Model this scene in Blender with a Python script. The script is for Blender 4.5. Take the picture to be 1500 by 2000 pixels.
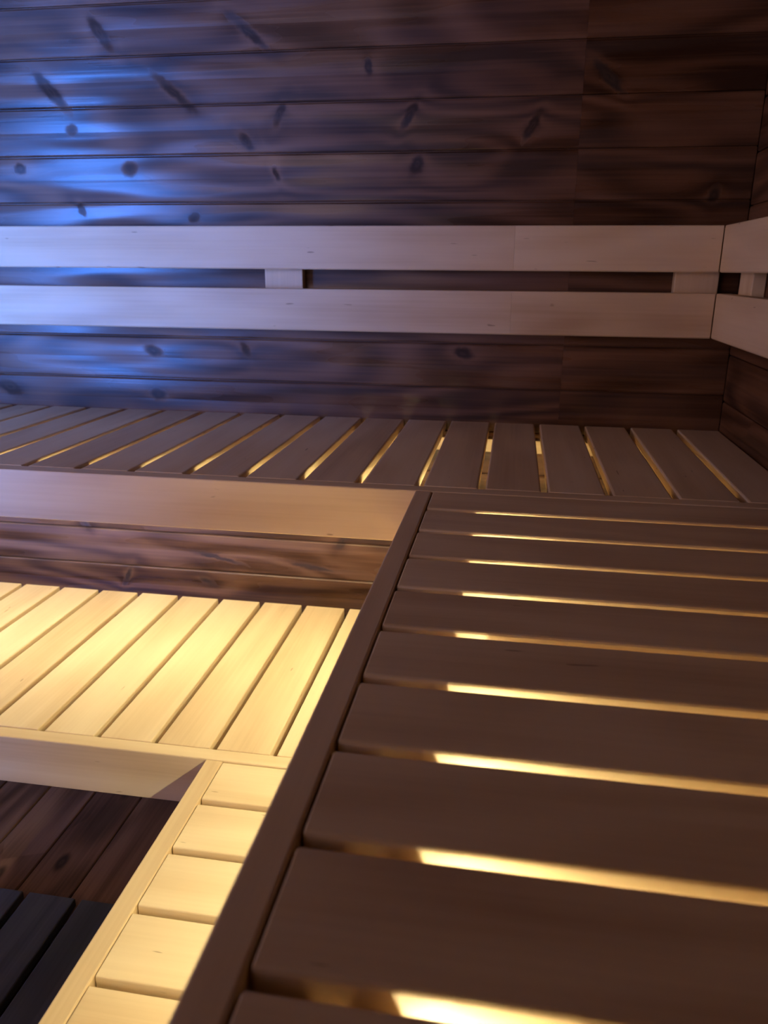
import bpy, bmesh, math, random
from mathutils import Matrix, Vector
random.seed(7)
SC = bpy.context.scene
COL = SC.collection
for o in list(bpy.data.objects):
    bpy.data.objects.remove(o)

# ------------------------------------------------------------------ camera
# metres; X runs right along the back wall (right wall at X=0), Y into the
# room depth (back wall at Y=0, camera at negative Y), floor at Z=0.
ZU = 0.82          # top of the upper benches
ZL = 0.42          # top of the lower benches
XL, YF, ZC = -3.10, -2.20, 2.08   # left wall, front wall, ceiling
F_PX, YAW, PITCH, ROLL = 1512.9, 0.1618, -0.3043, 0.0075
cam_d = bpy.data.cameras.new('camera')
cam = bpy.data.objects.new('camera', cam_d)
COL.objects.link(cam)
fw = Vector((-math.sin(YAW) * math.cos(PITCH), math.cos(YAW) * math.cos(PITCH), math.sin(PITCH)))
rt = Vector((math.cos(YAW), math.sin(YAW), 0))
up = rt.cross(fw)
r2 = rt * math.cos(ROLL) + up * math.sin(ROLL)
u2 = -rt * math.sin(ROLL) + up * math.cos(ROLL)
M = Matrix((r2, u2, -fw)).transposed().to_4x4()
M.translation = Vector((-0.4573, -1.7919, 0.335 + ZU))
cam.matrix_world = M
cam_d.sensor_fit = 'VERTICAL'
cam_d.sensor_height = 36.0
cam_d.lens = F_PX / 2000.0 * 36.0
cam_d.clip_start = 0.02
cam_d.dof.use_dof = True
cam_d.dof.focus_distance = 1.10
cam_d.dof.aperture_fstop = 6.8
SC.camera = cam

# ------------------------------------------------------------------ light
SC.view_settings.view_transform = 'Standard'
SC.view_settings.look = 'None'
SC.view_settings.gamma = 1.0
SC.view_settings.use_curve_mapping = False
SC.view_settings.exposure = 0.0
SC.cycles.use_denoising = True
SC.cycles.max_bounces = 8
SC.cycles.diffuse_bounces = 5
SC.cycles.use_adaptive_sampling = True
SC.cycles.adaptive_threshold = 0.035
SC.cycles.sample_clamp_indirect = 6.0
world = bpy.data.worlds.new('outside')
SC.world = world
world.use_nodes = True
world.node_tree.nodes['Background'].inputs[0].default_value = (0.25, 0.42, 1.0, 1)
world.node_tree.nodes['Background'].inputs[1].default_value = 0.6

DOOR = (-2.98, -2.26, 2.00)        # glass door in the front wall: x0, x1, top
LED_BACK, LED_SIDE = 102.0, 330.0
LED_COLOR = (0.95, 0.88, 0.50)
WIN = (-2.16, -0.95, 0.95, 1.98)    # unseen front-wall window, added for warm fill: x0, x1, z0, z1
la = bpy.data.lights.new('daylight_through_glass_door', 'AREA')
la.shape = 'RECTANGLE'
la.size = DOOR[1] - DOOR[0] - 0.10
la.size_y = DOOR[2] - 0.15
la.energy = 41.0
la.spread = math.radians(64)
la.color = (0.07, 0.25, 1.0)
lo = bpy.data.objects.new('daylight_through_glass_door', la)
lo.location = ((DOOR[0] + DOOR[1]) / 2, YF - 0.16, DOOR[2] / 2 + 0.03)
lo.rotation_euler = (math.radians(90), 0, math.radians(-20))     # shines into the room
COL.objects.link(lo)

lw = bpy.data.lights.new('front_window_fill_light', 'AREA')  # added warm fill for the rails and bench tops
lw.shape = 'RECTANGLE'
lw.size = WIN[1] - WIN[0] - 0.10
lw.size_y = WIN[3] - WIN[2] - 0.10
lw.energy = 10.0
lw.color = (1.0, 0.61, 0.56)
lwo = bpy.data.objects.new('front_window_fill_light', lw)
lwo.location = ((WIN[0] + WIN[1]) / 2, YF - 0.16, (WIN[2] + WIN[3]) / 2)
lwo.rotation_euler = (math.radians(90), 0, 0)
COL.objects.link(lwo)

LWIN = (-1.95, -0.95, 0.60, 1.98)   # unseen left-wall window, added for warm fill: y0, y1, z0, z1
ll = bpy.data.lights.new('side_window_fill_light', 'AREA')  # added warm fill for the right-wall rails and the floor
ll.shape = 'RECTANGLE'
ll.size = LWIN[1] - LWIN[0] - 0.10
ll.size_y = LWIN[3] - LWIN[2] - 0.10
ll.energy = 18.0
ll.color = (1.0, 0.61, 0.54)
llo = bpy.data.objects.new('side_window_fill_light', ll)
llo.location = (XL - 0.16, (LWIN[0] + LWIN[1]) / 2, (LWIN[2] + LWIN[3]) / 2)
llo.rotation_euler = (math.radians(90), 0, math.radians(-90))
COL.objects.link(llo)

# ------------------------------------------------------------------ materials
def nn(nt, t, **kw):
    n = nt.nodes.new(t)
    for k, v in kw.items():
        setattr(n, k, v)
    return n

def knot_group():
    g = bpy.data.node_groups.new('knot_distance', 'ShaderNodeTree')
    I = g.interface
    I.new_socket('P', in_out='INPUT', socket_type='NodeSocketVector')
    I.new_socket('Centre', in_out='INPUT', socket_type='NodeSocketVector')
    I.new_socket('Angle', in_out='INPUT', socket_type='NodeSocketFloat')
    I.new_socket('Scale', in_out='INPUT', socket_type='NodeSocketVector')
    I.new_socket('Prev', in_out='INPUT', socket_type='NodeSocketFloat')
    I.new_socket('D', in_out='OUTPUT', socket_type='NodeSocketFloat')
    gi = nn(g, 'NodeGroupInput'); go = nn(g, 'NodeGroupOutput')
    s = nn(g, 'ShaderNodeVectorMath', operation='SUBTRACT')
    r = nn(g, 'ShaderNodeVectorRotate', rotation_type='Y_AXIS')
    m = nn(g, 'ShaderNodeVectorMath', operation='MULTIPLY')
    l = nn(g, 'ShaderNodeVectorMath', operation='LENGTH')
    mi = nn(g, 'ShaderNodeMath', operation='MINIMUM')
    L = g.links.new
    L(gi.outputs['P'], s.inputs[0]); L(gi.outputs['Centre'], s.inputs[1])
    L(s.outputs[0], r.inputs['Vector']); L(gi.outputs['Angle'], r.inputs['Angle'])
    L(r.outputs[0], m.inputs[0]); L(gi.outputs['Scale'], m.inputs[1])
    L(m.outputs[0], l.inputs[0]); L(l.outputs['Value'], mi.inputs[0])
    L(gi.outputs['Prev'], mi.inputs[1]); L(mi.outputs[0], go.inputs['D'])
    return g
KG = knot_group()

def wood(name, dark, mid, light, ring=9.0, ringamt=0.5, rough=(0.4, 0.55), spec=0.4,
         bump=0.15, knots='voronoi', knotcol=(0.02, 0.012, 0.008), knotthr=0.75, knot_list=None,
         tonevar=0.25, fleck=0.0, wavy=0.0, coat=0.0, fibamt=0.7, blotamt=1.1):
    """wood whose grain runs along the object's local X axis"""
    m = bpy.data.materials.new(name)
    m.use_nodes = True
    nt = m.node_tree
    L = nt.links.new
    b = nt.nodes['Principled BSDF']
    tc = nn(nt, 'ShaderNodeTexCoord'); oi = nn(nt, 'ShaderNodeObjectInfo')
    off = nn(nt, 'ShaderNodeVectorMath', operation='SCALE')
    off.inputs[0].default_value = (37.0, 11.0, 23.0)
    L(oi.outputs['Random'], off.inputs['Scale'])
    co = nn(nt, 'ShaderNodeVectorMath', operation='ADD')
    L(tc.outputs['Object'], co.inputs[0]); L(off.outputs[0], co.inputs[1])
    def mul(v, s):
        n = nn(nt, 'ShaderNodeVectorMath', operation='MULTIPLY')
        L(v, n.inputs[0]); n.inputs[1].default_value = s
        return n.outputs[0]
    def math_(op, a, b_=None, c=None, clamp=False):
        n = nn(nt, 'ShaderNodeMath', operation=op)
        n.use_clamp = clamp
        for i, v in enumerate((a, b_, c)):
            if v is None: continue
            if isinstance(v, (int, float)): n.inputs[i].default_value = v
            else: L(v, n.inputs[i])
        return n.outputs[0]
    def noise(v, scale, detail=2.0, rgh=0.5, dist=0.0):
        n = nn(nt, 'ShaderNodeTexNoise')
        L(v, n.inputs['Vector'])
        n.inputs['Scale'].default_value = scale
        n.inputs['Detail'].default_value = detail
        n.inputs['Roughness'].default_value = rgh
        n.inputs['Distortion'].default_value = dist
        return n.outputs['Fac']
    def smooth(v, a, b_, lo=0.0, hi=1.0):
        n = nn(nt, 'ShaderNodeMapRange', interpolation_type='SMOOTHSTEP')
        L(v, n.inputs['Value'])
        n.inputs['From Min'].default_value = a; n.inputs['From Max'].default_value = b_
        n.inputs['To Min'].default_value = lo; n.inputs['To Max'].default_value = hi
        return n.outputs[0]
    # knots -> a distance in units of the knot radius
    if knot_list:
        geo = nn(nt, 'ShaderNodeNewGeometry')
        wob = nn(nt, 'ShaderNodeTexNoise'); L(geo.outputs['Position'], wob.inputs['Vector'])
        wob.inputs['Scale'].default_value = 60.0
        w1 = nn(nt, 'ShaderNodeVectorMath', operation='MULTIPLY_ADD')
        L(wob.outputs['Color'], w1.inputs[0]); w1.inputs[1].default_value = (0.012,) * 3
        L(geo.outputs['Position'], w1.inputs[2])
        prev = None
        for (x, z, ang, a, c) in knot_list:
            g = nn(nt, 'ShaderNodeGroup'); g.node_tree = KG
            L(w1.outputs[0], g.inputs['P'])
            g.inputs['Centre'].default_value = (x + 0.006, 0, z + 0.006)
            g.inputs['Angle'].default_value = math.radians(-ang)
            g.inputs['Scale'].default_value = (1 / a, 0, 1 / c)
            if prev is None: g.inputs['Prev'].default_value = 20.0
            else: L(prev, g.inputs['Prev'])
            prev = g.outputs['D']
        kd = prev
    elif knots == 'voronoi':
        v = nn(nt, 'ShaderNodeTexVoronoi', voronoi_dimensions='2D')
        sx = nn(nt, 'ShaderNodeSeparateXYZ'); L(co.outputs[0], sx.inputs[0])
        cx = nn(nt, 'ShaderNodeCombineXYZ')
        yz = math_('ADD', sx.outputs[1], sx.outputs[2])
        L(math_('MULTIPLY', sx.outputs[0], 4.0), cx.inputs[0]); L(math_('MULTIPLY', yz, 9.0), cx.inputs[1])
        L(cx.outputs[0], v.inputs['Vector'])
        v.inputs['Scale'].default_value = 1.0
        v.inputs['Randomness'].default_value = 0.9
        sc_ = nn(nt, 'ShaderNodeSeparateColor'); L(v.outputs['Color'], sc_.inputs[0])
        keep = math_('GREATER_THAN', sc_.outputs[0], knotthr)
        far = math_('MULTIPLY', math_('SUBTRACT', 1.0, keep), 20.0)
        kd = math_('ADD', math_('MULTIPLY', v.outputs['Distance'], 11.0), far)
    else:
        kd = None
    # growth rings as contours of stretched noise, bent round the knots
    n1 = noise(mul(co.outputs[0], (1.1, 7.0, 7.0)), 1.0, 1.0, 0.45, 0.0)
    ringv = math_('MULTIPLY', n1, ring)
    if kd is not None:
        bend = math_('DIVIDE', 1.2, math_('ADD', kd, 0.6))
        ringv = math_('ADD', ringv, bend)
    s = math_('SINE', math_('MULTIPLY', ringv, 6.2832))
    rings = math_('MULTIPLY_ADD', s, 0.5, 0.5)
    fib = noise(mul(co.outputs[0], (3.0, 170.0, 170.0)), 1.0, 1.5, 0.6)
    blot = noise(mul(co.outputs[0], (2.2, 9.0, 9.0)), 1.0, 3.0, 0.55)
    fac = math_('ADD', math_('MULTIPLY', math_('SUBTRACT', rings, 0.5), ringamt),
                math_('ADD', math_('MULTIPLY', math_('SUBTRACT', fib, 0.5), fibamt),
                      math_('MULTIPLY', math_('SUBTRACT', blot, 0.5), blotamt)))
    rv = math_('MULTIPLY', math_('SUBTRACT', oi.outputs['Random'], 0.5), tonevar * 2)
    fac = math_('ADD', math_('ADD', fac, 0.5), rv)
    ramp = nn(nt, 'ShaderNodeValToRGB')
    L(fac, ramp.inputs[0])
    e = ramp.color_ramp.elements
    e[0].position = 0.05; e[0].color = (*dark, 1)
    e[1].position = 0.95; e[1].color = (*light, 1)
    em = ramp.color_ramp.elements.new(0.5); em.color = (*mid, 1)
    colr = ramp.outputs[0]
    if kd is not None:
        k = smooth(kd, 0.55, 1.45, 1.0, 0.0)
        mx = nn(nt, 'ShaderNodeMix', data_type='RGBA')
        L(math_('MULTIPLY', k, 0.72), mx.inputs['Factor']); L(colr, mx.inputs['A'])
        mx.inputs['B'].default_value = (*knotcol, 1)
        colr = mx.outputs['Result']
    if fleck > 0:
        fl = noise(mul(co.outputs[0], (22.0, 130.0, 130.0)), 1.0, 1.0)
        fk = smooth(fl, 0.765, 0.81, 0.0, fleck)
        mx = nn(nt, 'ShaderNodeMix', data_type='RGBA')
        L(fk, mx.inputs['Factor']); L(colr, mx.inputs['A'])
        mx.inputs['B'].default_value = (dark[0] * .35, dark[1] * .28, dark[2] * .25, 1)
        colr = mx.outputs['Result']
    L(colr, b.inputs['Base Color'])
    rn = noise(mul(co.outputs[0], (2.6, 24.0, 24.0)), 1.0, 1.0)
    rr = smooth(rn, 0.36, 0.64, rough[0], rough[1])
    if kd is not None:
        rr = math_('ADD', rr, math_('MULTIPLY', smooth(kd, 0.8, 1.6, 1.0, 0.0), 0.25))
    L(rr, b.inputs['Roughness'])
    b.inputs['Specular IOR Level'].default_value = spec
    if coat:
        b.inputs['Coat Weight'].default_value = coat
        b.inputs['Coat Roughness'].default_value = 0.22
    if bump > 0:
        h = math_('MULTIPLY', fib, 0.35)
        if wavy:
            big = noise(mul(co.outputs[0], (5.0, 14.0, 14.0)), 1.0, 1.0)
            h = math_('ADD', h, math_('MULTIPLY', big, wavy))
        bp = nn(nt, 'ShaderNodeBump')
        bp.inputs['Strength'].default_value = bump
        bp.inputs['Distance'].default_value = 0.002
        L(h, bp.inputs['Height']); L(bp.outputs[0], b.inputs['Normal'])
    return m

def plain(name, col, rough=0.5, metal=0.0, spec=0.5, emit=None, strength=0.0, noise_amt=0.1):
    m = bpy.data.materials.new(name); m.use_nodes = True
    nt = m.node_tree; b = nt.nodes['Principled BSDF']
    tx = nn(nt, 'ShaderNodeTexNoise'); tx.inputs['Scale'].default_value = 40
    mx = nn(nt, 'ShaderNodeMix', data_type='RGBA')
    nt.links.new(tx.outputs['Fac'], mx.inputs['Factor'])
    mx.inputs['A'].default_value = (*[c * (1 - noise_amt) for c in col], 1)
    mx.inputs['B'].default_value = (*[min(1, c * (1 + noise_amt)) for c in col], 1)
    nt.links.new(mx.outputs['Result'], b.inputs['Base Color'])
    b.inputs['Roughness'].default_value = rough
    b.inputs['Metallic'].default_value = metal
    b.inputs['Specular IOR Level'].default_value = spec
    if emit:
        b.inputs['Emission Color'].default_value = (*emit, 1)
        b.inputs['Emission Strength'].default_value = strength
    return m

# knots of the back wall: x, z above the upper bench, tilt, half length, half height
KNOTS = [(-1.7146, .0426, 20, .030, .014), (-1.4737, .6287, 0, .012, .010), (-1.3415, .5471, 0, .016, .013),
         (-1.612, .5502, 0, .013, .010), (-1.0637, .6009, 50, .020, .009), (-1.3145, .036, 10, .019, .012),
         (-1.3188, .1414, 15, .020, .011), (-1.0856, .1469, 60, .016, .009), (-.9863, .65, -65, .022, .008),
         (-.7895, .7376, 80, .012, .007), (-.7016, .6441, -60, .030, .008), (-.6834, .5497, -70, .018, .012),
         (-1.1931, .4433, -30, .013, .009), (-.9962, .5328, 70, .014, .006), (-1.384, .8192, 55, .036, .010),
         (-1.0500, .812, 40, .050, .009), (-1.5137, .7077, 48, .048, .011), (-1.2239, .7008, 40, .052, .009),
         (-1.4685, .4607, 60, .014, .006), (-.4452, .6196, -60, .030, .008), (-.2992, .7052, 45, .040, .008),
         (-.071, .4845, -70, .016, .010), (-.57, .1531, 20, .022, .012), (-.8535, -.3193, -50, .022, .007),
         (-1.1807, -.3859, 12, .060, .005), (-1.4437, -.4554, -65, .026, .007), (-1.5525, -.3104, 55, .022, .008),
         (-1.2201, -.4535, 25, .022, .008), (-.93, -.395, 8, .050, .005), (-1.83, .66, 0, .015, .011),
         (-2.1, .36, 0, .016, .011), (-2.2, .75, 30, .03, .01)]
KNOTS = [(x, z + ZU, a, l, h) for x, z, a, l, h in KNOTS]
TH = dict(dark=(0.042, 0.018, 0.009), mid=(0.105, 0.047, 0.023), light=(0.175, 0.085, 0.044))
M_WALL = wood('thermo_pine_back', **TH, ring=8, ringamt=0.5, rough=(0.24, 0.58), spec=0.32, bump=0.30,
              knot_list=KNOTS, tonevar=0.16, wavy=0.9)
M_WALL2 = wood('thermo_pine', **TH, ring=8, ringamt=0.5, rough=(0.28, 0.55), spec=0.32, bump=0.30,
               tonevar=0.16, wavy=0.9)
M_FLOOR = wood('brown_floor_pine', dark=(0.070, 0.032, 0.018), mid=(0.165, 0.082, 0.046), light=(0.26, 0.14, 0.085), ring=7, ringamt=0.5,
               rough=(0.35, 0.55), spec=0.32, bump=0.2, tonevar=0.25)
M_BENCH = wood('aspen', dark=(0.50, 0.345, 0.205), mid=(0.66, 0.50, 0.315), light=(0.76, 0.61, 0.41),
               ring=5, ringamt=0.22, rough=(0.52, 0.68), spec=0.32, bump=0.0, knots='none', tonevar=0.17, fleck=0.6, fibamt=0.3, blotamt=1.0)
M_BLACK = wood('black_stained_wood', dark=(0.045, 0.048, 0.054), mid=(0.070, 0.074, 0.082), light=(0.10, 0.105, 0.115),
               ring=6, ringamt=0.4, rough=(0.45, 0.6), spec=0.4, bump=0.15, knots='none', tonevar=0.1)
M_ALU = plain('aluminium_channel', (0.6, 0.6, 0.62), 0.35, 1.0)
M_LED = plain('warm_led_diffuser', (0.9, 0.85, 0.75), 0.5, 0.0, 0.5, LED_COLOR, LED_BACK, 0.0)
M_LED2 = plain('warm_led_diffuser_bright', (0.9, 0.85, 0.75), 0.5, 0.0, 0.5, LED_COLOR, LED_SIDE, 0.0)
M_STEEL = plain('brushed_steel', (0.55, 0.55, 0.56), 0.3, 1.0)
M_BLOCKING = plain('wall_backing', (0.03, 0.018, 0.012), 0.9)
gm = bpy.data.materials.new('clear_glass'); gm.use_nodes = True
nt = gm.node_tree; nt.nodes.remove(nt.nodes['Principled BSDF'])
t_ = nn(nt, 'ShaderNodeBsdfTransparent'); t_.inputs[0].default_value = (0.93, 0.96, 0.97, 1)
g_ = nn(nt, 'ShaderNodeBsdfGlossy'); g_.inputs['Roughness'].default_value = 0.02
fr = nn(nt, 'ShaderNodeFresnel'); fr.inputs[0].default_value = 1.45
mxs = nn(nt, 'ShaderNodeMixShader')
nt.links.new(fr.outputs[0], mxs.inputs[0]); nt.links.new(t_.outputs[0], mxs.inputs[1]); nt.links.new(g_.outputs[0], mxs.inputs[2])
nt.links.new(mxs.outputs[0], nt.nodes['Material Output'].inputs[0])
M_GLASS = gm

# ------------------------------------------------------------------ helpers
def link(name, me, mat=None, parent=None, loc=(0, 0, 0), rotz=0.0, rot=None):
    o = bpy.data.objects.new(name, me)
    if mat is not None and me is not None and not me.materials:
        me.materials.append(mat)
    COL.objects.link(o)
    o.location = loc
    o.rotation_euler = rot if rot else (0, 0, rotz)
    o.parent = parent
    return o

def empty(name, loc, label, cat, group=None):
    o = bpy.data.objects.new(name, None)
    COL.objects.link(o)
    o.location = loc
    o.empty_display_size = 0.1
    o['label'] = label
    o['category'] = cat
    if group: o['group'] = group
    return o

def boxes_mesh(name, bs):
    bm = bmesh.new()
    for x0, x1, y0, y1, z0, z1 in bs:
        v = [bm.verts.new(p) for p in ((x0, y0, z0), (x1, y0, z0), (x1, y1, z0), (x0, y1, z0),
                                       (x0, y0, z1), (x1, y0, z1), (x1, y1, z1), (x0, y1, z1))]
        for f in ((3, 2, 1, 0), (4, 5, 6, 7), (0, 1, 5, 4), (1, 2, 6, 5), (2, 3, 7, 6), (3, 0, 4, 7)):
            bm.faces.new([v[i] for i in f])
    me = bpy.data.meshes.new(name)
    bm.to_mesh(me); bm.free()
    return me

_board_cache = {}
def board_mesh(length, width, thick, r=0.003, seg=2, e=None):
    """planed board along local X, centred in X and Y, top face at local Z=0, eased edges"""
    key = (round(length, 4), round(width, 4), round(thick, 4), r, seg, e)
    if key in _board_cache: return _board_cache[key]
    hw = width / 2
    prof = []
    def arc(cy, cz, a0):
        for i in range(seg + 1):
            a = a0 + math.pi / 2 * i / seg
            prof.append((cy + r * math.cos(a), cz + r * math.sin(a)))
    arc(hw - r, -r, 0.0)
    arc(-hw + r, -r, math.pi / 2)
    q = r
    prof += [(-hw, -thick + q), (-hw + q, -thick), (hw - q, -thick), (hw, -thick + q)]
    bm = bmesh.new()
    rings = []
    e = r * 0.5 if e is None else e
    for x, inset in ((-length / 2, e), (-length / 2 + e, 0), (length / 2 - e, 0), (length / 2, e)):
        ring = []
        for y, z in prof:
            cz = -thick / 2
            yy = y - math.copysign(min(inset, abs(y)), y) * (abs(y) / hw)
            zz = z - (z - cz) / (thick / 2) * inset
            ring.append(bm.verts.new((x, yy, zz)))
        rings.append(ring)
    n = len(prof)
    for a, b in zip(rings, rings[1:]):
        for i in range(n):
            bm.faces.new((a[i], a[(i + 1) % n], b[(i + 1) % n], b[i]))
    bm.faces.new(list(reversed(rings[0]))); bm.faces.new(rings[-1])
    bmesh.ops.recalc_face_normals(bm, faces=bm.faces)
    me = bpy.data.meshes.new('board')
    bm.to_mesh(me); bm.free()
    _board_cache[key] = me
    return me

_plank_cache = {}
def plank_mesh(length, pitch=0.1, closed_end=True):
    """tongue-and-groove cladding plank along local X, face towards local -Y, centred in Z"""
    key = round(length, 4)
    if key in _plank_cache: return _plank_cache[key]
    h = pitch / 2
    prof = [(-h, .0060), (-h + .0009, .0060), (-h + .0016, .0014), (-h + .0042, .0002), (-h + .02, .0000), (-.0035, .0001),
            (-.0006, .0004), (.0006, .0004), (.0030, .0001), (h - .02, .0000), (h - .0045, .0003), (h - .0016, .0018), (h - .0009, .0060), (h, .0060),
            (h, .012), (-h, .012)]
    bm = bmesh.new()
    A = [bm.verts.new((-length / 2, y, z)) for z, y in prof]
    B = [bm.verts.new((length / 2, y, z)) for z, y in prof]
    n = len(prof)
    for i in range(n):
        bm.faces.new((A[i], A[(i + 1) % n], B[(i + 1) % n], B[i]))
    bm.faces.new(list(reversed(A))); bm.faces.new(B)
    bmesh.ops.recalc_face_normals(bm, faces=bm.faces)
    me = bpy.data.meshes.new('plank')
    bm.to_mesh(me); bm.free()
    for p in me.polygons: p.use_smooth = True
    me.set_sharp_from_angle(angle=math.radians(12))
    _plank_cache[key] = me
    return me

def structure(name, bs, mat):
    o = link(name, boxes_mesh(name, bs), mat)
    o['kind'] = 'structure'
    return o

# ------------------------------------------------------------------ the room shell
T = 0.08
floor = structure('floor', [(XL - T, 0.0 + T, YF - T, 0.0 + T, -0.10, -0.020)], M_BLOCKING)
ceiling = structure('ceiling', [(XL - T, T, YF - T, T, ZC, ZC + 0.08)], M_WALL2)
wall_back = structure('wall_back', [(XL - T, T, 0.012, T, -0.02, ZC)], M_BLOCKING)
wall_right = structure('wall_right', [(0.012, T, YF - T, 0.012, -0.02, ZC)], M_BLOCKING)
wall_left = structure('wall_left', [(XL - T, XL - 0.012, YF - T, LWIN[0], -0.02, ZC),
                                    (XL - T, XL - 0.012, LWIN[1], 0.012, -0.02, ZC),
                                    (XL - T, XL - 0.012, LWIN[0], LWIN[1], -0.02, LWIN[2]),
                                    (XL - T, XL - 0.012, LWIN[0], LWIN[1], LWIN[3], ZC)], M_BLOCKING)
wall_front = structure('wall_front', [(XL - 0.012, DOOR[0], YF - T, YF - 0.012, -0.02, ZC),
                                      (DOOR[1], WIN[0], YF - T, YF - 0.012, -0.02, ZC),
                                      (WIN[1], 0.012, YF - T, YF - 0.012, -0.02, ZC),
                                      (WIN[0], WIN[1], YF - T, YF - 0.012, -0.02, WIN[2]),
                                      (WIN[0], WIN[1], YF - T, YF - 0.012, WIN[3], ZC),
                                      (DOOR[0], DOOR[1], YF - T, YF - 0.012, DOOR[2], ZC)], M_BLOCKING)

SEAM0 = ZU + 0.0752                 # height of one seam between planks
ROWS = []
k = -9
while True:
    z0 = SEAM0 + 0.0998 * k
    if z0 > ZC - 0.03: break
    if z0 > -0.06: ROWS.append(z0 + 0.0499)
    k += 1

def add_plank(parent, length, loc, rotz, mat, jitter=0.0):
    return link('plank', plank_mesh(length), mat, parent, loc, rot=(random.uniform(-jitter, jitter), 0, rotz))

JX = -0.3485                          # the cladding is butt-jointed here
for z in ROWS:
    add_plank(wall_back, JX - 0.0001 - XL, ((JX + XL) / 2 - 0.00005, 0, z), 0, M_WALL, 0.0025)
    add_plank(wall_back, -JX - 0.0001, (JX / 2 + 0.00005, 0, z), 0, M_WALL, 0.0025)
for z in ROWS:
    add_plank(wall_right, -YF - 0.012, (0, YF / 2, z - 0.012), -math.pi / 2, M_WALL2, 0.006)
    lz = z - 0.012
    if lz + 0.05 < LWIN[2] - 0.04 or lz - 0.05 > LWIN[3] + 0.04:
        add_plank(wall_left, -YF - 0.012, (XL, YF / 2, lz), math.pi / 2, M_WALL2, 0.006)
    else:
        a, b_ = LWIN[1] + 0.055, -0.006
        add_plank(wall_left, b_ - a, (XL, (a + b_) / 2, lz), math.pi / 2, M_WALL2, 0.006)
        a, b_ = YF + 0.006, LWIN[0] - 0.055
        add_plank(wall_left, b_ - a, (XL, (a + b_) / 2, lz), math.pi / 2, M_WALL2, 0.006)
    fz = z - 0.02
    if fz - 0.05 > DOOR[2] + 0.04:
        add_plank(wall_front, -XL - 0.024, (XL / 2, YF, fz), math.pi, M_WALL2)
    else:
        a = WIN[1] + 0.055
        add_plank(wall_front, -a - 0.012, (a / 2 - 0.006, YF, fz), math.pi, M_WALL2)
        if fz + 0.05 < WIN[2] - 0.04:
            add_plank(wall_front, WIN[1] - DOOR[1] + 0.0, ((WIN[1] + DOOR[1]) / 2 + 0.0525, YF, fz), math.pi, M_WALL2)

# floor planks run towards the back wall
FP = 0.1125
x = -0.0015
fm = None
flen = -YF - 0.01
while x > XL + 0.02:
    link('plank', board_mesh(flen, FP - 0.0022, 0.020, 0.0022, 1), M_FLOOR, floor,
         (x - FP / 2 + 0.0, YF / 2, random.uniform(-0.0006, 0.0)), math.pi / 2)
    x -= FP

# glass door in the front wall
door = link('door_1', boxes_mesh('door_1', [(DOOR[0], DOOR[0] + 0.05, YF - T, YF + 0.012, -0.0, DOOR[2]),
                                            (DOOR[1] - 0.05, DOOR[1] + 0.05, YF - T, YF + 0.012, -0.0, DOOR[2]),
                                            (DOOR[0], DOOR[1] + 0.05, YF - T, YF + 0.012, DOOR[2], DOOR[2] + 0.05)]), M_BENCH)
door['kind'] = 'structure'
link('glass_pane', boxes_mesh('glass_pane', [(DOOR[0] + 0.052, DOOR[1] - 0.052, YF - 0.048, YF - 0.040, 0.012, DOOR[2] - 0.004)]), M_GLASS, door)
link('door_handle', boxes_mesh('door_handle', [(DOOR[1] - 0.13, DOOR[1] - 0.10, YF - 0.008, YF + 0.018, 0.85, 1.15),
                                               (DOOR[1] - 0.125, DOOR[1] - 0.105, YF - 0.040, YF - 0.008, 0.88, 0.90),
                                               (DOOR[1] - 0.125, DOOR[1] - 0.105, YF - 0.040, YF - 0.008, 1.10, 1.12)]), M_BENCH, door)

window = link('added_window_1', boxes_mesh('added_window_1', [(WIN[0] - 0.045, WIN[0] + 0.05, YF - T, YF + 0.012, WIN[2] - 0.05, WIN[3] + 0.05),
                                                  (WIN[1] - 0.05, WIN[1] + 0.05, YF - T, YF + 0.012, WIN[2] - 0.05, WIN[3] + 0.05),
                                                  (WIN[0] + 0.05, WIN[1] - 0.05, YF - T, YF + 0.012, WIN[3] - 0.05, WIN[3] + 0.05),
                                                  (WIN[0] + 0.05, WIN[1] - 0.05, YF - T, YF + 0.012, WIN[2] - 0.05, WIN[2] + 0.05)]), M_BENCH)
window['kind'] = 'structure'  # unseen window, added to let the front fill light in
link('glass_pane', boxes_mesh('glass_pane', [(WIN[0] + 0.051, WIN[1] - 0.051, YF - 0.048, YF - 0.040, WIN[2] + 0.051, WIN[3] - 0.051)]), M_GLASS, window)

lwx0, lwx1 = XL - T, XL + 0.012
window2 = link('added_window_2', boxes_mesh('added_window_2', [(lwx0, lwx1, LWIN[0] - 0.05, LWIN[0] + 0.05, LWIN[2] - 0.05, LWIN[3] + 0.05),
                                                   (lwx0, lwx1, LWIN[1] - 0.05, LWIN[1] + 0.05, LWIN[2] - 0.05, LWIN[3] + 0.05),
                                                   (lwx0, lwx1, LWIN[0] + 0.05, LWIN[1] - 0.05, LWIN[3] - 0.05, LWIN[3] + 0.05),
                                                   (lwx0, lwx1, LWIN[0] + 0.05, LWIN[1] - 0.05, LWIN[2] - 0.05, LWIN[2] + 0.05)]), M_BENCH)
window2['kind'] = 'structure'  # unseen too, added as the opening for the side fill light
link('glass_pane', boxes_mesh('glass_pane', [(XL - 0.048, XL - 0.040, LWIN[0] + 0.051, LWIN[1] - 0.051, LWIN[2] + 0.051, LWIN[3] - 0.051)]), M_GLASS, window2)

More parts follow.
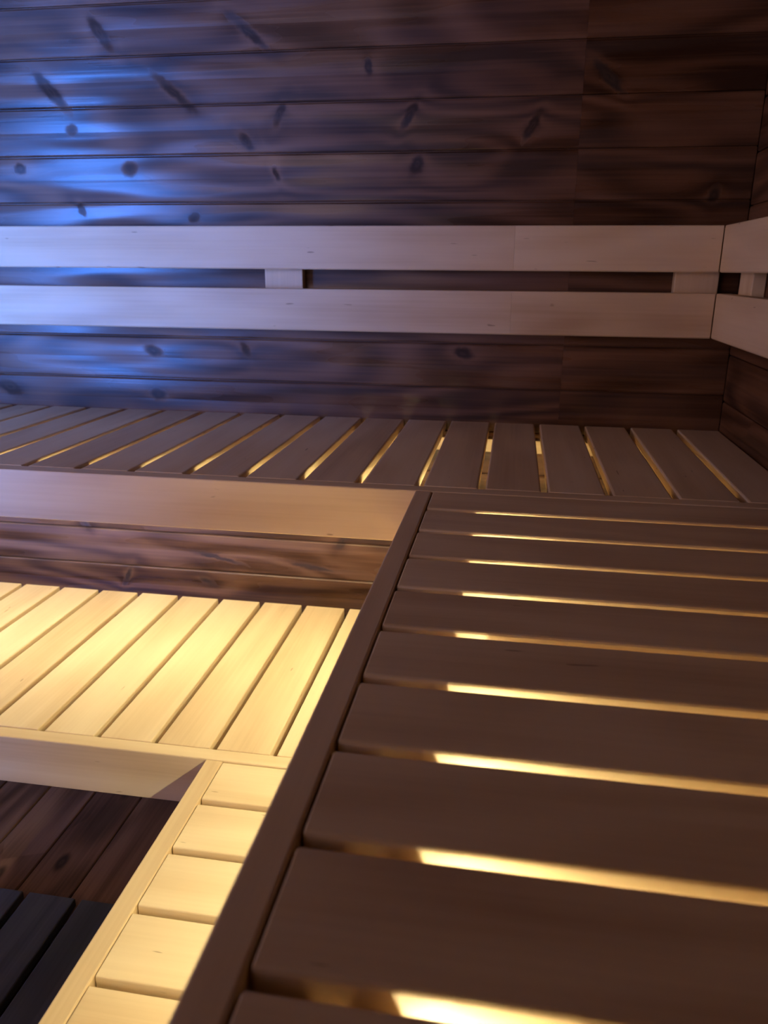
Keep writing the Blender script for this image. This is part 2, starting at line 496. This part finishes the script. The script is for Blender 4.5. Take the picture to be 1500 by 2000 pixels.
# ------------------------------------------------------------------ benches
SW, ST, STL, FH, FT = 0.0880, 0.020, 0.028, 0.088, 0.028
def slat(parent, length, cx, cy, z, along, width=SW, thick=ST, r=0.0028):
    j = random.uniform(-0.0005, 0.0003)
    return link('slat', board_mesh(length, width, thick, r, 2), M_BENCH, parent, (cx, cy, z + j),
                (0 if along == 'x' else math.pi / 2) + random.uniform(-0.0008, 0.0008) + (math.pi if random.random() < 0.5 else 0))

def plank_board(name, parent, x0, x1, y0, y1, z0, z1, r=0.002, e=None):
    """a board standing on edge or lying, along its longer horizontal side"""
    if x1 - x0 >= y1 - y0:
        return link(name, board_mesh(x1 - x0, y1 - y0, z1 - z0, r, 2, e), M_BENCH, parent, ((x0 + x1) / 2, (y0 + y1) / 2, z1))
    return link(name, board_mesh(y1 - y0, x1 - x0, z1 - z0, r, 2, e), M_BENCH, parent, ((x0 + x1) / 2, (y0 + y1) / 2, z1), math.pi / 2)

def child_space(o, root):
    o.location = Vector(o.location) - Vector(root.location)

def finish(root):
    for c in root.children:
        child_space(c, root)

# --- upper bench along the back wall
ub = empty('sauna_bench', (-1.5, -0.30, ZU - FH), 'long upper sauna bench of pale slats running along the back wall', 'bench', 'L-shaped sauna benches')
Y0, Y1 = -0.5865, -0.016
for i in range(30):
    slat(ub, Y1 - Y0, -0.0463 - 0.1 * i, (Y0 + Y1) / 2, ZU, 'y')
plank_board('fascia', ub, XL + 0.008, -0.003, -0.6168, -0.5888, ZU - FH, ZU)
JZ0, JZ1 = ZU - ST - 0.030, ZU - ST - 0.001
plank_board('joist', ub, XL + 0.008, -0.003, -0.5885, -0.528, JZ0, JZ1)
plank_board('joist', ub, XL + 0.008, -0.003, -0.102, -0.068, JZ0, JZ1)
for xb in (-0.046, -0.746, -1.446, -2.146, -2.846):
    plank_board('crossbeam', ub, xb - 0.016, xb + 0.016, -0.510, -0.101, JZ0, JZ1)
    plank_board('wall_cleat', ub, xb - 0.016, xb + 0.016, -0.067, -0.003, JZ0, JZ1)
finish(ub)

# --- upper bench along the right wall
ur = empty('sauna_bench', (-0.30, -1.40, ZU - FH), 'upper sauna bench in the foreground along the right wall, in shade', 'bench', 'L-shaped sauna benches')
RX0, RX1 = -0.5705, -0.004
yy = -0.6623
NSL = 0
while yy - SW / 2 > YF + 0.01:
    slat(ur, RX1 - RX0, (RX0 + RX1) / 2, yy, ZU, 'x')
    yy -= 0.0997
    NSL += 1
plank_board('fascia', ur, -0.5990, -0.5730, YF + 0.008, -0.6175, ZU - FH, ZU)
plank_board('joist', ur, -0.5725, -0.5365, YF + 0.008, -0.6180, JZ0, JZ1)
plank_board('joist', ur, -0.5215, -0.490, YF + 0.008, -0.6180, JZ0, JZ1)
plank_board('joist', ur, -0.040, -0.008, YF + 0.008, -0.6180, JZ0, JZ1)
for yb in (-1.129, -1.860):
    plank_board('crossbeam', ur, -0.472, -0.041, yb - 0.016, yb + 0.016, JZ0, JZ1)
finish(ur)

# --- lower bench along the back wall
lb = empty('sauna_bench', (-1.5, -0.50, ZL - FH), 'lower brightly lit sauna bench of pale slats running parallel to the back wall', 'bench', 'L-shaped sauna benches')
Y0, Y1 = -0.7800, -0.2177
for i in range(30):
    xc = -0.0472 - 0.1 * i
    slat(lb, Y1 - Y0, xc, (Y0 + Y1) / 2, ZL, 'y', thick=STL, r=0.0018)
LX0, LX1 = -3.05, -0.006
plank_board('fascia', lb, LX0, LX1, -0.8080, -0.7812, ZL - FH, ZL)
LJ0, LJ1 = ZL - STL - 0.045, ZL - STL - 0.001
plank_board('joist', lb, LX0, LX1, -0.755, -0.723, LJ0, LJ1)
plank_board('joist', lb, LX0, LX1, -0.290, -0.258, LJ0, LJ1)
for xb in (-0.25, -1.05, -1.95, -2.85):
    plank_board('crossbeam', lb, xb - 0.016, xb + 0.016, -0.722, -0.291, LJ0, LJ1)
    lg = link('leg', board_mesh(LJ0 - 0.0005, 0.045, 0.045, 0.002, 2), M_BENCH, lb, (xb, -0.25, LJ0 / 2), rot=(0, math.pi / 2, 0))
    lg.location = (xb - 0.0225, -0.2745, LJ0 / 2)
finish(lb)

# --- lower bench along the right side
lr = empty('sauna_bench', (-0.60, -1.45, ZL - FH), 'lower sauna bench of short pale slats, a step below the shaded foreground bench', 'bench', 'L-shaped sauna benches')
yy = -0.8553
while yy - SW / 2 > YF + 0.02:
    slat(lr, 0.86, -0.8685 + 0.43, yy, ZL, 'x', thick=STL, r=0.0018)
    yy -= 0.1
plank_board('fascia', lr, -0.8972, -0.8698, YF + 0.015, -0.8092, ZL - FH, ZL)
plank_board('joist', lr, -0.845, -0.815, YF + 0.015, -0.8092, LJ0, LJ1)
plank_board('joist', lr, -0.060, -0.028, YF + 0.015, -0.8092, LJ0, LJ1)
for yb in (-0.95, -1.50, -2.05):
    plank_board('crossbeam', lr, -0.814, -0.061, yb - 0.016, yb + 0.016, LJ0, LJ1)
    link('leg', board_mesh(LJ0 - 0.0005, 0.045, 0.045, 0.002, 2), M_BENCH, lr, (-0.044 - 0.0225, yb, LJ0 / 2), rot=(0, math.pi / 2, 0))
finish(lr)

# ------------------------------------------------------------------ backrests
bz = [(ZU + 0.3325, ZU + 0.4230), (ZU + 0.2005, ZU + 0.2915)]
bb = empty('backrest', (-1.5, -0.04, ZU + 0.20), 'long two-rail wooden backrest mounted on the back wall above the bench', 'backrest', 'wall-mounted backrests')
BJ = -0.4680
for z0, z1 in bz:
    plank_board('rail', bb, XL + 0.008, BJ - 0.0001, -0.054, -0.026, z0, z1, 0.0025, 0.0003)
    plank_board('rail', bb, BJ + 0.0001, -0.0555, -0.054, -0.026, z0, z1, 0.0025, 0.0003)
for x0, x1 in ((-0.134, -0.046), (-1.0233, -0.935), (-1.91, -1.822), (-2.80, -2.712)):
    bt = link('batten', board_mesh(0.216, x1 - x0, 0.0250, 0.002, 2), M_BENCH, bb, ((x0 + x1) / 2, -0.0258, ZU + 0.3117), rot=(math.pi / 2, 0, 0))
    bt.rotation_euler = Matrix(((0, 1, 0), (0, 0, -1), (-1, 0, 0))).to_euler()
finish(bb)
br = empty('backrest', (-0.04, -1.2, ZU + 0.20), 'two-rail wooden backrest mounted on the right wall, meeting the other in the corner', 'backrest', 'wall-mounted backrests')
for z0, z1 in bz:
    plank_board('rail', br, -0.054, -0.026, YF + 0.008, -0.0555, z0, z1, 0.0025)
for y0, y1 in ((-0.1950, -0.1070), (-1.15, -1.062), (-2.05, -1.962)):
    bt = link('batten', board_mesh(0.216, y1 - y0, 0.0250, 0.002, 2), M_BENCH, br, (-0.0258, (y0 + y1) / 2, ZU + 0.3117))
    bt.rotation_euler = Matrix(((0, 0, -1), (0, -1, 0), (-1, 0, 0))).to_euler()
finish(br)

# ------------------------------------------------------------------ warm light strips under the upper bench
def led(along, a0, a1, c, z, axis, mat, label):
    """half-round warm led diffuser in an angled aluminium channel on the inner side of the front joist;
    axis = direction (degrees in the cross-section, 0 = away from the joist, -90 = down) it faces"""
    mid = (a0 + a1) / 2
    root = empty('led_strip', (mid, c, z) if along == 'x' else (c, mid, z), label, 'led strip', 'led strips under the upper benches')
    n = a1 - a0
    rz = 0 if along == 'x' else -math.pi / 2
    ax = math.radians(axis)
    def prism(name, pts, mat, e=0.0):
        bm = bmesh.new()
        A = [bm.verts.new((-n / 2 + e, y, zz)) for y, zz in pts]
        B = [bm.verts.new((n / 2 - e, y, zz)) for y, zz in pts]
        m_ = len(pts)
        for i in range(m_):
            j = (i + 1) % m_
            bm.faces.new((A[i], A[j], B[j], B[i]))
        bm.faces.new(A); bm.faces.new(list(reversed(B)))
        bmesh.ops.recalc_face_normals(bm, faces=bm.faces)
        me = bpy.data.meshes.new(name); bm.to_mesh(me); bm.free()
        link(name, me, mat, root, (0, 0, 0), rz)
    d = (math.cos(ax), math.sin(ax)); t = (-d[1], d[0])
    def P(u, v): return (u * d[0] + v * t[0], u * d[1] + v * t[1])
    prism('channel', [P(-.0040, -.0035), P(-.0001, -.0035), P(-.0001, .0035), P(-.0040, .0035)], M_ALU)
    prism('diffuser', [P(.006 * math.cos(q), .006 * math.sin(q)) for q in [math.radians(-90 + 180 * i / 6) for i in range(7)]], mat, 0.001)
led('x', -2.30, -0.50, -0.528 + 0.0077, JZ0 - 0.002, -35, M_LED, 'warm led strip hidden under the upper bench along the back wall')
led('y', YF + 0.05, -0.63, -0.490 + 0.0077, JZ0 - 0.002, -18, M_LED2, 'warm led strip hidden under the foreground upper bench along the right wall')

# ------------------------------------------------------------------ black duckboard on the floor
db = empty('duckboard', (-1.6, -1.45, 0), 'black slatted wooden duckboard lying on the floor in front of the lower bench', 'duckboard')
DP = 0.1063
dy0, dy1 = YF + 0.06, -0.7345
xg = -1.2029 + 2 * DP
for i in range(15):
    link('slat', board_mesh(dy1 - dy0, DP - 0.013, 0.019, 0.0025, 2), M_BLACK, db,
         (xg - DP * (i + 0.5), (dy0 + dy1) / 2, 0.0275 + random.uniform(-.0004, .0004)), math.pi / 2)
for yb in (-0.80, -1.45, -2.05):
    link('batten', board_mesh(15 * DP - 0.02, 0.045, 0.008, 0.001, 1), M_BLACK, db, (xg - DP * 7.5, yb, 0.0083))
finish(db)
